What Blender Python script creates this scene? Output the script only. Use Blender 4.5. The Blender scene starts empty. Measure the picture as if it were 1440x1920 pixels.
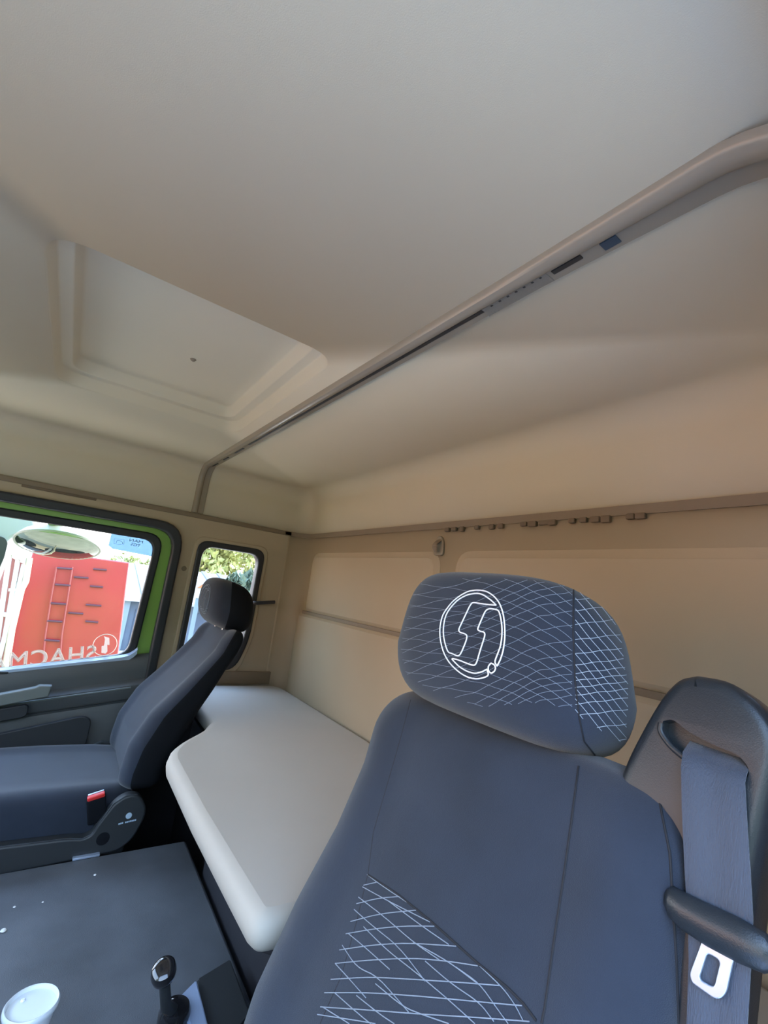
import bpy, bmesh, math, random
from math import sin, cos, pi, radians, sqrt
from mathutils import Vector as V, Matrix, Euler
from mathutils.bvhtree import BVHTree
random.seed(7)
S = bpy.context.scene
C = S.collection

# ------------------------------------------------------------------ camera
YAW, PITCH, ROLL, FPX = radians(56.42395), radians(10.55778), radians(7.36715), 850.5
fw = V((-sin(YAW)*cos(PITCH), cos(YAW)*cos(PITCH), sin(PITCH)))
r0 = V((cos(YAW), sin(YAW), 0)); u0 = r0.cross(fw)
rt = r0*cos(ROLL) + u0*sin(ROLL); up = -r0*sin(ROLL) + u0*cos(ROLL)
cd = bpy.data.cameras.new('camera'); cam = bpy.data.objects.new('camera', cd); C.objects.link(cam)
cam.matrix_world = Matrix((( rt.x, up.x, -fw.x, 0), (rt.y, up.y, -fw.y, 0), (rt.z, up.z, -fw.z, 0), (0, 0, 0, 1)))
cd.sensor_fit = 'HORIZONTAL'; cd.sensor_width = 36; cd.lens = FPX/1440*36; cd.clip_start = 0.01; cd.clip_end = 500
S.camera = cam

# measured points of the photograph on known planes of the cab
def ray(px, py): return rt*(px-720) + up*(960-py) + fw*FPX
def ax(px, py, X): d = ray(px, py); return d*(X/d.x)
def ay(px, py, Y): d = ray(px, py); return d*(Y/d.y)
def az(px, py, Z): d = ray(px, py); return d*(Z/d.z)

# ------------------------------------------------------------------ materials
def mat(name, col, rough=.6, metal=0, bump=0, scale=200, sheen=0, coat=0, var=0, vscale=6, spec=.5, stretch=None):
    m = bpy.data.materials.new(name); m.use_nodes = True
    nt = m.node_tree; b = nt.nodes['Principled BSDF']
    b.inputs['Base Color'].default_value = (*col, 1); b.inputs['Roughness'].default_value = rough
    b.inputs['Metallic'].default_value = metal; b.inputs['Specular IOR Level'].default_value = spec
    if sheen:
        b.inputs['Sheen Weight'].default_value = sheen; b.inputs['Sheen Roughness'].default_value = .45
    if coat: b.inputs['Coat Weight'].default_value = coat; b.inputs['Coat Roughness'].default_value = .12
    tc = nt.nodes.new('ShaderNodeTexCoord')
    src = tc.outputs['Object']
    if stretch:
        mp = nt.nodes.new('ShaderNodeMapping'); mp.inputs['Scale'].default_value = stretch
        nt.links.new(src, mp.inputs['Vector']); src = mp.outputs['Vector']
    if bump:
        n = nt.nodes.new('ShaderNodeTexNoise'); n.inputs['Scale'].default_value = scale; n.inputs['Detail'].default_value = 3
        nt.links.new(src, n.inputs['Vector'])
        bp = nt.nodes.new('ShaderNodeBump'); bp.inputs['Strength'].default_value = bump; bp.inputs['Distance'].default_value = .002
        nt.links.new(n.outputs['Fac'], bp.inputs['Height']); nt.links.new(bp.outputs['Normal'], b.inputs['Normal'])
    if var:
        n = nt.nodes.new('ShaderNodeTexNoise'); n.inputs['Scale'].default_value = vscale; n.inputs['Detail'].default_value = 4
        nt.links.new(src, n.inputs['Vector'])
        cr = nt.nodes.new('ShaderNodeValToRGB')
        cr.color_ramp.elements[0].color = (*[c*(1-var) for c in col], 1); cr.color_ramp.elements[0].position = .3
        cr.color_ramp.elements[1].color = (*[min(1, c*(1+var)) for c in col], 1); cr.color_ramp.elements[1].position = .7
        nt.links.new(n.outputs['Fac'], cr.inputs['Fac']); nt.links.new(cr.outputs['Color'], b.inputs['Base Color'])
    return m

def glass(name, tint=(1, 1, 1), gloss=.015):
    m = bpy.data.materials.new(name); m.use_nodes = True; nt = m.node_tree; nt.nodes.clear()
    o = nt.nodes.new('ShaderNodeOutputMaterial'); mx = nt.nodes.new('ShaderNodeMixShader'); mx.inputs[0].default_value = gloss
    t = nt.nodes.new('ShaderNodeBsdfTransparent'); t.inputs[0].default_value = (*tint, 1)
    g = nt.nodes.new('ShaderNodeBsdfGlossy'); g.inputs['Roughness'].default_value = .02
    nt.links.new(t.outputs[0], mx.inputs[1]); nt.links.new(g.outputs[0], mx.inputs[2]); nt.links.new(mx.outputs[0], o.inputs[0])
    return m
def frosted(name, col, opac):
    m = bpy.data.materials.new(name); m.use_nodes = True; nt = m.node_tree; nt.nodes.clear()
    o = nt.nodes.new('ShaderNodeOutputMaterial'); mx = nt.nodes.new('ShaderNodeMixShader'); mx.inputs[0].default_value = opac
    t = nt.nodes.new('ShaderNodeBsdfTransparent')
    d = nt.nodes.new('ShaderNodeBsdfTranslucent'); d.inputs[0].default_value = (*col, 1)
    nt.links.new(t.outputs[0], mx.inputs[1]); nt.links.new(d.outputs[0], mx.inputs[2]); nt.links.new(mx.outputs[0], o.inputs[0])
    return m

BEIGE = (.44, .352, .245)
M = dict(
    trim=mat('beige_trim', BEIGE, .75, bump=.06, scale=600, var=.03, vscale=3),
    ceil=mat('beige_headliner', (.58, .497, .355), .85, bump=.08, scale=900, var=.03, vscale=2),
    band=mat('brown_band', (.22, .165, .11), .7, bump=.1, scale=300),
    residue=mat('brown_residue', (.16, .115, .075), .8),
    rail=mat('rail_plastic', (.28, .23, .17), .26, bump=.03, scale=300),
    dark=mat('slot_black', (.03, .026, .022), .6),
    slot2=mat('blue_black_slot', (.04, .06, .08), .5),
    pad=mat('perforated_pad', (.22, .185, .14), .7, bump=.6, scale=260),
    rubber=mat('black_rubber', (.022, .023, .028), .5, bump=.05, scale=300),
    green=mat('lime_paint', (.26, .47, .085), .32, coat=.4),
    doorp=mat('door_plastic', (.085, .09, .095), .5, bump=.12, scale=500),
    doord=mat('door_pocket_plastic', (.022, .024, .028), .6, bump=.1, scale=500),
    silver=mat('silver_trim', (.20, .215, .21), .4, metal=.3),
    fabric=mat('charcoal_fabric', (.020, .028, .047), .95, bump=.35, scale=1300, sheen=.25, var=.16, vscale=9),
    fabric_c=mat('charcoal_panel_fabric', (.062, .07, .094), .95, bump=.35, scale=1300, sheen=.5, var=.14, vscale=11),
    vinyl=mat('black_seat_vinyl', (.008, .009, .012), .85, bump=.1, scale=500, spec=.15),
    seam=mat('dark_seam', (.014, .015, .02), .8),
    thread=mat('grey_thread', (.24, .29, .37), .6, sheen=.4),
    threadb=mat('sheen_tint_thread', (.42, .48, .57), .5, sheen=.5),  # side copy of the grey thread, its sheen put into the colour
    emb=mat('white_emblem_thread', (.95, .95, 1.0), .35, sheen=.8),
    plastic=mat('black_plastic', (.020, .026, .033), .33, bump=.12, scale=900),
    plastic2=mat('matt_black_plastic', (.028, .031, .034), .5, bump=.1, scale=600),
    gloss=mat('glossy_black', (.012, .012, .014), .08, coat=.6),
    belt=mat('belt_webbing', (.048, .064, .10), .6, bump=.5, scale=900, stretch=(1, 1, .08), sheen=.3),
    steel=mat('steel', (.52, .60, .74), .32, metal=.55),
    chrome=mat('chrome', (.85, .85, .87), .08, metal=1),
    red=mat('red_button', (.75, .035, .03), .35),
    mark=mat('pale_blue_print', (.45, .58, .70), .6),
    matt=mat('mattress_cover', (.47, .435, .385), .7, bump=.15, scale=40, sheen=.1, var=.02),
    bunk=mat('bunk_base_black', (.02, .02, .026), .7, bump=.1, scale=200),
    mat_=mat('rubber_mat', (.115, .125, .14), .62, bump=.35, scale=700, var=.22, vscale=7),
    floor=mat('floor_rubber', (.03, .032, .034), .7, bump=.2, scale=300),
    cup=mat('white_plastic_cup', (.86, .88, .90), .3, coat=.2),
    lid=mat('pale_lid', (.74, .80, .84), .25, coat=.2),
    crumb=mat('white_crumb', (.85, .85, .82), .7),
    consolep=mat('console_plastic', (.055, .065, .085), .28),
    edge=mat('sky_tint_gloss', (.34, .42, .58), .18, coat=.5),  # sky reflection put into the base colour, for console edge and door sill
    ground=mat('concrete_yard', (.50, .425, .31), .9, bump=.3, scale=30, var=.15, vscale=1.5),
    warm_bounce=mat('warm_bounce_wall', (.44, .235, .14), .9, bump=.3, scale=20, var=.1, vscale=2),  # warm tone picked for the light it bounces into the cab
    bounce_strip=mat('blue_bounce_strip', (.36, .45, .60), .8, bump=.2, scale=30, var=.1, vscale=1.5),  # blue tone picked for the light it bounces onto the ceiling
    redp=mat('red_truck_paint', (.27, .020, .023), .35, coat=.3, var=.08, vscale=2),
    redl=mat('red_truck_rail', (.26, .05, .045), .35),
    rung=mat('dark_red_rung', (.06, .01, .02), .5),
    white=mat('white_paint', (.50, .48, .45), .5),
    cream=mat('cream_post', (.42, .37, .26), .5),
    pink=mat('faded_red_panel', (.30, .11, .10), .6),
    shed=mat('blue_grey_wall', (.085, .12, .17), .7, var=.08, vscale=2),
    sheddoor=mat('blue_door', (.05, .075, .12), .6),
    shedpost=mat('pale_blue_post', (.14, .20, .24), .6),
    sign=mat('orange_sign', (.36, .14, .05), .6),
    roofw=mat('white_roof_sheet', (.34, .35, .34), .6),
    roofs=mat('grey_roof_rib', (.13, .14, .15), .6),
    leaf=mat('yellow_green_leaves', (.25, .27, .085), .7, var=.45, vscale=1.2),
    leafd=mat('dark_green_leaves', (.07, .11, .075), .7, var=.4, vscale=1.2),
    trunk=mat('bark', (.10, .07, .05), .9, bump=.5, scale=20),
    housing=mat('grey_mirror_housing', (.30, .31, .32), .45),
    mirror=mat('mirror_glass', (.15, .18, .145), .03, metal=1),
    glass=glass('window_glass'),
    film=glass('blue_film', (.21, .30, .385), .01),
    etch=frosted('etched_letter', (.28, .27, .25), .5),
    etchl=frosted('etched_outline', (.36, .34, .31), .65),
    print_=mat('dark_blue_print', (.05, .07, .16), .6),
)

# ------------------------------------------------------------------ helpers
def fin(name, me, m, parent=None, smooth=True, ang=38):
    if m is not None and not len(me.materials):
        for x in (m if isinstance(m, (list, tuple)) else [m]): me.materials.append(x)
    if smooth:
        me.shade_smooth(); me.set_sharp_from_angle(angle=radians(ang))
    o = bpy.data.objects.new(name, me); C.objects.link(o)
    if parent is not None:
        o.parent = parent
        w = Matrix.Translation(parent.location)
        if parent.parent is not None: w = parent_world(parent)
        o.matrix_parent_inverse = w.inverted()
    return o
def parent_world(p):
    w = Matrix.LocRotScale(p.location, p.rotation_euler, None)
    if p.parent is not None: w = parent_world(p.parent) @ p.matrix_parent_inverse @ w
    return w
def from_bm(name, bm, m, parent=None, smooth=True, ang=38):
    bmesh.ops.recalc_face_normals(bm, faces=bm.faces[:])
    me = bpy.data.meshes.new(name); bm.to_mesh(me); bm.free()
    return fin(name, me, m, parent, smooth, ang)
def base(o):
    """move the origin of a one-mesh thing to the middle of its base"""
    me = o.data; xs = [v.co for v in me.vertices]
    c = V(((min(v.x for v in xs)+max(v.x for v in xs))/2, (min(v.y for v in xs)+max(v.y for v in xs))/2, min(v.z for v in xs)))
    me.transform(Matrix.Translation(-c)); o.location = c
    return o
def tag(o, label, cat, group=None, kind=None):
    o['label'] = label; o['category'] = cat
    if group: o['group'] = group
    if kind: o['kind'] = kind
    return o
def struct(o, label=None, cat=None):
    o['kind'] = 'structure'
    if label: o['label'] = label; o['category'] = cat
    return o
def empty(name, loc):
    o = bpy.data.objects.new(name, None); C.objects.link(o); o.location = loc; o.empty_display_size = .05
    return o
def conv(cu, mtx=None):
    o = bpy.data.objects.new('tmp_curve', cu); C.objects.link(o)
    bpy.context.view_layer.update()
    dg = bpy.context.evaluated_depsgraph_get()
    me = bpy.data.meshes.new_from_object(o.evaluated_get(dg))
    bpy.data.objects.remove(o); bpy.data.curves.remove(cu)
    me.materials.clear()
    if mtx is not None: me.transform(mtx)
    return me
def tube_me(paths, r, closed=False, res=2):
    cu = bpy.data.curves.new('tmp', 'CURVE'); cu.dimensions = '3D'; cu.bevel_depth = r; cu.bevel_resolution = res; cu.use_fill_caps = True
    for p in paths:
        if len(p) < 2: continue
        s = cu.splines.new('POLY'); s.points.add(len(p)-1); s.use_cyclic_u = closed
        for q, a in zip(s.points, p): q.co = (*a, 1)
    return conv(cu)
def tube(name, paths, r, m, parent=None, closed=False, res=2):
    return fin(name, tube_me(paths, r, closed, res), m, parent, True, 60)
def plate_me(outer, holes, th, bev, mtx):
    cu = bpy.data.curves.new('tmp', 'CURVE'); cu.dimensions = '2D'; cu.fill_mode = 'BOTH'
    cu.extrude = max(th/2-bev, 0); cu.bevel_depth = bev; cu.bevel_resolution = 2; cu.offset = -bev
    for p in [outer]+list(holes):
        s = cu.splines.new('POLY'); s.points.add(len(p)-1); s.use_cyclic_u = True
        for q, a in zip(s.points, p): q.co = (a[0], a[1], 0, 1)
    return conv(cu, mtx)
def plate(name, outer, holes, th, bev, mtx, m, parent=None, ang=38):
    return fin(name, plate_me(outer, holes, th, bev, mtx), m, parent, True, ang)
def frame(o, x, y):
    x = V(x).normalized(); z = x.cross(V(y)).normalized(); y = z.cross(x); o = V(o)
    return Matrix(((x.x, y.x, z.x, o.x), (x.y, y.y, z.y, o.y), (x.z, y.z, z.z, o.z), (0, 0, 0, 1)))
def FX(X): return frame((X, 0, 0), (0, 1, 0), (0, 0, 1))     # local (a,b) -> (X, a, b)
def FYp(Y): return frame((0, Y, 0), (1, 0, 0), (0, 0, 1))    # local (a,b) -> (a, Y, b)
def FZ(Z): return frame((0, 0, Z), (1, 0, 0), (0, 1, 0))
def rpoly(pts, r, n=6):
    """polygon with rounded corners; r number or list"""
    out = []; k = len(pts)
    for i in range(k):
        p0, p, p1 = V(pts[i-1]), V(pts[i]), V(pts[(i+1) % k])
        rr = r[i] if isinstance(r, (list, tuple)) else r
        if rr <= 1e-6: out.append(p); continue
        d0 = (p0-p); d1 = (p1-p); t = min(rr, d0.length*.49, d1.length*.49)
        a = p+d0.normalized()*t; b = p+d1.normalized()*t
        for j in range(n+1):
            s = j/n; out.append(a*(1-s)**2+p*2*s*(1-s)+b*s*s)
    return out
def rrect(x0, x1, y0, y1, r, n=6): return rpoly([(x0, y0), (x1, y0), (x1, y1), (x0, y1)], r, n)
def box_bm(bm, x0, x1, y0, y1, z0, z1, bev=0, seg=2):
    t = bmesh.new(); bmesh.ops.create_cube(t, size=1)
    for v in t.verts: v.co = V(((x0+x1)/2+v.co.x*(x1-x0), (y0+y1)/2+v.co.y*(y1-y0), (z0+z1)/2+v.co.z*(z1-z0)))
    if bev: bmesh.ops.bevel(t, geom=t.edges[:], offset=bev, segments=seg, profile=.5, affect='EDGES')
    me = bpy.data.meshes.new('t'); t.to_mesh(me); t.free(); bm.from_mesh(me); bpy.data.meshes.remove(me)
def box(name, x0, x1, y0, y1, z0, z1, m, parent=None, bev=0, seg=2, mtx=None):
    bm = bmesh.new(); box_bm(bm, x0, x1, y0, y1, z0, z1, bev, seg)
    if mtx is not None: bm.transform(mtx)
    return from_bm(name, bm, m, parent)
def loft_bm(loops, cap=True):
    bm = bmesh.new(); R = [[bm.verts.new(p) for p in l] for l in loops]; n = len(R[0])
    for a, b in zip(R, R[1:]):
        for i in range(n):
            j = (i+1) % n
            bm.faces.new((a[i], a[j], b[j], b[i]))
    if cap:
        for l in (R[0], R[-1]):
            c = sum((v.co for v in l), V())/n; cv = bm.verts.new(c)
            for i in range(n): bm.faces.new((l[i], l[(i+1) % n], cv))
    return bm
def loft(name, loops, m, parent=None, cap=True, ang=50):
    return from_bm(name, loft_bm(loops, cap), m, parent, True, ang)
def lathe(name, prof, ctr, m, parent=None, n=40, axis=(0, 0, 1), ang=40):
    q = V((0, 0, 1)).rotation_difference(V(axis)).to_matrix()
    loops = [[V(ctr)+q@V((r*cos(2*pi*i/n), r*sin(2*pi*i/n), z)) for i in range(n)] for r, z in prof]
    return loft(name, loops, m, parent, True, ang)
def lerp(tab, z):
    """piecewise linear table [(z, a, b, ...)] with descending or ascending z"""
    t = sorted(tab)
    if z <= t[0][0]: return t[0][1:]
    for a, b in zip(t, t[1:]):
        if z <= b[0]:
            s = (z-a[0])/(b[0]-a[0]); s2 = s
            return tuple(p*(1-s2)+q*s2 for p, q in zip(a[1:], b[1:]))
    return t[-1][1:]
def sgn(a): return -1 if a < 0 else 1

# ------------------------------------------------------------------ the cab shell
XL, XR, YF, YR, ZC, ZF = -2.1, -.03, -1.0, .95, .47, -1.15
XM = (XL+XR)/2
RC, RT, ZW = .085, .075, .47-.075

def rr_loop(i, z, rc, n=8):
    return [(p.x, p.y, z) for p in rrect(XL+i, XR-i, YF+i, YR-i, max(rc-i, .004)*1.0, n)]
# ceiling: flat middle with a hole for the roof hatch, edges rolled down to the walls
bm = bmesh.new()
HX0, HX1, HY0, HY1 = -1.52, -.80, -.135, .372
ZJ = .250
loops = [[(x, y, .385 if x > XR-.03 else ZJ) for x, y, z in rr_loop(0, ZJ, RC)]]
for k in range(9):
    th = pi/2*k/8
    loops.append(rr_loop(RT*(1-cos(th)), ZW+RT*sin(th), RC))
R = [[bm.verts.new(p) for p in l] for l in loops]
n = len(R[0])
for a, b in zip(R, R[1:]):
    for i in range(n): bm.faces.new((a[i], a[(i+1) % n], b[(i+1) % n], b[i]))
hl = [bm.verts.new((p.x, p.y, ZC)) for p in rrect(HX0, HX1, HY0, HY1, .075, 8)]
es = [bm.edges.get((R[-1][i], R[-1][(i+1) % n])) for i in range(n)]
es += [bm.edges.new((hl[i], hl[(i+1) % len(hl)])) for i in range(len(hl))]
bmesh.ops.triangle_fill(bm, use_beauty=True, edges=es)
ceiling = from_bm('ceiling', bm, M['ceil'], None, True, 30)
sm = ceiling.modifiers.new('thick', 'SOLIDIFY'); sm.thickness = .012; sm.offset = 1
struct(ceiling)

# roof hatch: two steps up into the roof
hz = ((HX0, HX1, HY0, HY1, .075, ZC), )
def hloop(i, z, r): return [(p.x, p.y, z) for p in rrect(HX0+i, HX1-i, HY0+i, HY1-i, max(r, .01), 8)]
st = [(-.03, ZC+.001, .09), (-.002, ZC+.001, .076), (.003, ZC+.005, .074), (.009, ZC+.034, .068), (.013, ZC+.037, .064), (.032, ZC+.037, .055),
      (.036, ZC+.039, .05), (.043, ZC+.068, .042), (.050, ZC+.072, .036), (.085, ZC+.073, .03)]
bm = loft_bm([hloop(*s) for s in st], cap=False)
bm.verts.ensure_lookup_table()
last = [v for v in bm.verts][-len(hloop(*st[-1])):]
bm.faces.new(last)
hatch = empty('roof_hatch', ((HX0+HX1)/2, (HY0+HY1)/2, ZC))
tag(hatch, 'beige recessed roof hatch with stepped rounded rim in the ceiling', 'roof hatch')
from_bm('panel', bm, M['ceil'], hatch, True, 50)
pc = az(362, 675, ZC+.071)
h = lathe('screw_plug', [(.0005, -.0035), (.004, -.003), (.006, -.001), (.0075, .001), (.0078, .004)], pc, M['band'], hatch, 20)
h['label'] = 'small brown screw plug'

# side and rear walls
DY0, DY1, DZ1 = -.92, .37, .185           # the doors
WY0, WY1, WZ0, WZ1 = .452, .742, -.40, .14   # the small side window
door_hole = rpoly([(DY0, ZF+.02), (DY1, ZF+.02), (DY1, DZ1), (DY0, DZ1)], [.05, .05, .10, .10])
win_hole = rpoly([(WY0, WZ0), (WY1-.045, WZ0), (WY1, WZ0+.13), (WY1+.004, WZ1), (WY0, WZ1)], [.03, .06, .06, .045, .045])
TH = .05
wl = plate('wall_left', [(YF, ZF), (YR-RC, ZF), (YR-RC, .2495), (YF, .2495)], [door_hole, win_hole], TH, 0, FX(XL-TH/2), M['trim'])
struct(wl)
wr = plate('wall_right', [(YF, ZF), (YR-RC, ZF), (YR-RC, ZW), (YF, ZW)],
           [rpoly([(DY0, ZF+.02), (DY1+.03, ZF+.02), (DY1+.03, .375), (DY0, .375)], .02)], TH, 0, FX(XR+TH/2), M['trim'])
struct(wr)
# rear wall with its rounded corners, all the way up to the headliner
def cornered(i0=0):
    pts = []
    for k in range(9):
        a = pi/2*k/8
        pts.append((XL+RC-RC*cos(a), YR-RC+RC*sin(a)))
    for k in range(9):
        a = pi/2*k/8
        pts.append((XR-RC+RC*sin(a), YR-RC+RC*cos(a)))
    return pts
pp = cornered(); pp = [(XL+.0008, YR-RC-.01)]+pp+[(XR-.0008, YR-RC-.01)]
outw = [(x+(x-XM)*.03, y+.05) for x, y in pp]
bm = bmesh.new()
vs = [[bm.verts.new((x, y, z)) for (x, y) in pp] for z in (ZF, .2495)]
for i in range(len(pp)-1): bm.faces.new((vs[0][i], vs[0][i+1], vs[1][i+1], vs[1][i]))
me = bpy.data.meshes.new('wall_rear'); bm.to_mesh(me); bm.free()
wre = fin('wall_rear', me, M['trim'], None, True, 60)
so = wre.modifiers.new('thick', 'SOLIDIFY'); so.thickness = .03; so.offset = -1
struct(wre)
# embossed panels of the rear wall: lower band and two raised fields
def emboss(name, x0, x1, z0, z1, d, r, slope, m):
    lp = []
    for i, y in ((0, YR+.002), (.0, YR-.001), (slope*.85, YR-d+.002), (slope, YR-d), (slope+.01, YR-d)):
        lp.append([(p.x, y, p.y) for p in rrect(x0+i, x1-i, z0+i, z1-i, max(r-i, .006), 8)])
    return loft(name, lp, m, wre, True, 30)
emboss('raised_panel', -1.985, -1.075, -.118, .163, .009, .06, .022, M['trim'])
emboss('raised_panel', -1.005, -.10, -.118, .163, .010, .06, .022, M['trim'])
emboss('lower_panel', -2.03, -.14, -.50, -.112, .022, .03, .02, M['trim'])
box('groove', -1.99, -.15, YR-.013, YR+.001, -.122, -.1075, M['band'], wre, .002)

# front wall below the windscreen, with the pillars
wf = plate('wall_front', [(XL-.02, ZF), (XR+.02, ZF), (XR+.02, ZW+.05), (XL-.02, ZW+.05)],
           [rrect(XL+.10, XR-.10, -.33, .27, .1)], .05, 0, FYp(YF-.02), M['trim'])
struct(wf)
dsh = box('dashboard', XL+.01, XR-.01, YF+.01, -.66, ZF+.01, -.36, M['plastic2'], None, .04, 3); struct(dsh)
fl = box('floor', XL-.1, XR+.1, YF-.06, YR+.06, ZF-.03, ZF, M['floor']); struct(fl)

# bands running round the walls
b1 = box('trim_1', XL-.001, XL+.006, YF+.02, YR-.06, .2355, .2555, M['band'], None, .0025); struct(b1)
bm = bmesh.new()
ins = [(XL+.006, YR-RC-.03)]+[(XL+RC-(RC-.006)*cos(a), YR-RC+(RC-.006)*sin(a)) for a in [pi/2*k/8 for k in range(9)]]
ins += [(XR-RC+(RC-.006)*sin(a), YR-RC+(RC-.006)*cos(a)) for a in [pi/2*k/8 for k in range(9)]]
lp = []
for (x, y) in ins:
    n_ = V((XM-x, (YR-RC-.3)-y, 0)); n_ = V((0, -1, 0)) if XL+RC < x < XR-RC else V((1 if x < XM else -1, -.4, 0)).normalized()
    o_ = -n_*.007
    lp.append([(x, y, .2355), (x, y, .2565), (x+o_.x, y+o_.y, .2565), (x+o_.x, y+o_.y, .2355)])
b2 = loft('trim_2', lp, M['band'], None, True, 35); struct(b2)
# brown sealant lumps hanging under the rear band
for k, (px0, w) in enumerate([(838, 8), (850, 9), (865, 8), (893, 8), (920, 9), (936, 10), (978, 12), (992, 16), (1012, 20), (1030, 14), (1068, 12), (1088, 14), (1108, 18), (1128, 18), (1175, 16), (1192, 20)]):
    a = ay(px0, 972, YR-.004).x; b = ay(px0+w, 972, YR-.004).x
    dz = .011+.005*random.random()
    box('sealant_lump', a, b, YR-.011, YR+.0, .2365-dz, .2375, M['residue'], b2, .003)
p0 = ax(40, 912, XL).y; p1 = ax(180, 940, XL).y
box('sealant_lump', XL-.001, XL+.004, p0, p1, .227, .237, M['residue'], b1, .0015)
b4 = box('trim_4', XL-.001, XL+.008, .38, YR-.09, ZF+.01, -.52, M['bunk'], None, .003); struct(b4)
b3 = box('trim_3', XL-.001, XL+.014, .56, YR-.075, -.46, -.405, M['band'], None, .003); struct(b3)

# ------------------------------------------------------------------ curtain rail round the roof
rail = empty('curtain_rail', (XM, .44, ZC)); tag(rail, 'beige curtain rail arching across the ceiling and down the left wall', 'curtain rail')
path = []
YL_, YR_ = .412, .452
zb = .2575; rr = .075
path.append((XL, zb, 0)); path.append((XL, ZC-rr-.03, 0))
for k in range(9):
    a = pi/2*k/8; path.append((XL+rr-rr*cos(a), ZC-rr+rr*sin(a), 0))
for k in range(1, 14): path.append((XL+rr+(XR-.137-XL-rr)*k/14, ZC, 0))
XE = XR-.012; r2 = .125
for k in range(11):
    a = pi/2*k/10; path.append((XE-r2+r2*sin(a), ZC-r2+r2*cos(a), 0))
path.append((XE, zb, 0))
# profile (along Y, depth into the room): round tube at the front, flat flange behind
prof = [(-.004, 0), (-.003, .007), (.000, .0125), (.005, .0155), (.010, .0155), (.015, .0125), (.0175, .0085), (.0185, .0055), (.037, .0055), (.0385, .003), (.0385, 0)]
lp = []
for i, (x, z, _) in enumerate(path):
    a = V((path[max(i-1, 0)][0], path[max(i-1, 0)][1])); b = V((path[min(i+1, len(path)-1)][0], path[min(i+1, len(path)-1)][1]))
    t = (b-a).normalized(); nin = V((t.y, -t.x))
    s = max(0, min(1, (x-XL)/(XR-XL))); y0 = YL_+(YR_-YL_)*s-.016
    sc = 1.18+.45*max(0, s-.82)/.18
    lp.append([(x+nin.x*(d-.001), y0+y*sc, z+nin.y*(d-.001)) for y, d in prof])
loft('channel', lp, M['rail'], rail, True, 30)
def rail_slot(name, pxa, pxb, off, wid, m, hgt=.0008):
    (xa, ya), (xb, yb) = pxa, pxb
    A = az(xa, ya, ZC-.006); B = az(xb, yb, ZC-.006)
    s0 = (A.x-XL)/(XR-XL); s1 = (B.x-XL)/(XR-XL)
    ys = [YL_+(YR_-YL_)*s-.016+off for s in (s0, s1)]
    lp = [[(x, y, ZC-.004), (x, y+wid, ZC-.004), (x, y+wid, ZC-.0055-hgt), (x, y, ZC-.0055-hgt)] for x, y in ((A.x, ys[0]), (B.x, ys[1]))]
    loft(name, lp, m, rail, True, 30)
rail_slot('slot', (470, 835), (905, 583), .0235, .007, M['dark'])
rail_slot('slot', (401, 881), (418, 872), .030, .005, M['dark'])
rail_slot('slot', (427, 865), (436, 860), .0285, .006, M['dark'])
rail_slot('slot', (448, 852), (463, 843), .0265, .007, M['dark'])
rail_slot('slot', (1030, 507), (1086, 478), .0265, .0075, M['dark'])
rail_slot('slot', (1120, 455), (1152, 440), .027, .0145, M['slot2'])
rail_slot('perforated_pad', (906, 586), (1026, 516), .0235, .0205, M['pad'], .0004)
for k in range(7):
    f = k/6; a = (918+f*92, 573-f*52)
    rail_slot('hole', a, (a[0]+4, a[1]-2), .025, .003, M['dark'], .0008)

# ------------------------------------------------------------------ passenger door
XD = XL-.02
door = empty('door_1', (XD-.03, -.3, ZF)); struct(door)
# black seal on the cab opening, lime door frame, black glass seal, glass
def ring(name, o, i, th, bev, X, m, parent): return plate(name, o, [i], th, bev, FX(X), m, parent)
D = lambda a, r=.10: rpoly([(DY0+a, ZF+.02+a), (DY1-a, ZF+.02+a), (DY1-a, DZ1-a), (DY0+a, DZ1-a)], [.05, .05, max(r-a*.5, .03), max(r-a*.5, .03)])
ring('door_seal', D(-.012, .105), D(.024), .045, .008, XL+.0, M['rubber'], door)
sill_r = -.345; sill_l = -.42                           # the window sill rises towards the rear
def sz(y): return -.4145+.15*(y+.119)                    # z of the sill line at y
gp = [(DY0+.02, sz(DY0)-.2), (DY1-.016, sz(DY1)-.2), (DY1-.016, DZ1-.016), (DY0+.02, DZ1-.016)]
W0 = [(DY0+.09, sz(DY0)), (.283, sz(.283)), (.296, .125), (DY0+.09, .125)]
def inset(p, a): return [(p[0][0]+a, p[0][1]+a), (p[1][0]-a, p[1][1]+a), (p[2][0]-a, p[2][1]-a), (p[3][0]+a, p[3][1]-a)]
ring('window_surround', rpoly(gp, [.02, .02, .085, .085]), rpoly(inset(W0, -.006), .06), .03, .004, XD-.02, M['green'], door)
ring('glass_seal', rpoly(inset(W0, -.016), [.04, .055, .07, .05]), rpoly([(W0[0][0]+.014, W0[0][1]+.003), (W0[1][0]-.014, W0[1][1]+.003), (W0[2][0]-.014, W0[2][1]-.014), (W0[3][0]+.014, W0[3][1]-.014)], [.03, .045, .055, .04]), .03, .006, XD-.012, M['rubber'], door)
pane = plate('pane', rpoly(W0, .05), [], .004, 0, FX(XD-.02), M['glass'], door); pane['label'] = 'clear door glass with etched lettering'
# outer skin, sheet metal below the window
plate('outer_skin', [(DY0, ZF), (DY1-.01, ZF), (DY1-.01, sz(DY1)-.03), (DY0, sz(DY0)-.03)], [], .012, 0, FX(XD-.06), M['green'], door)
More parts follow.
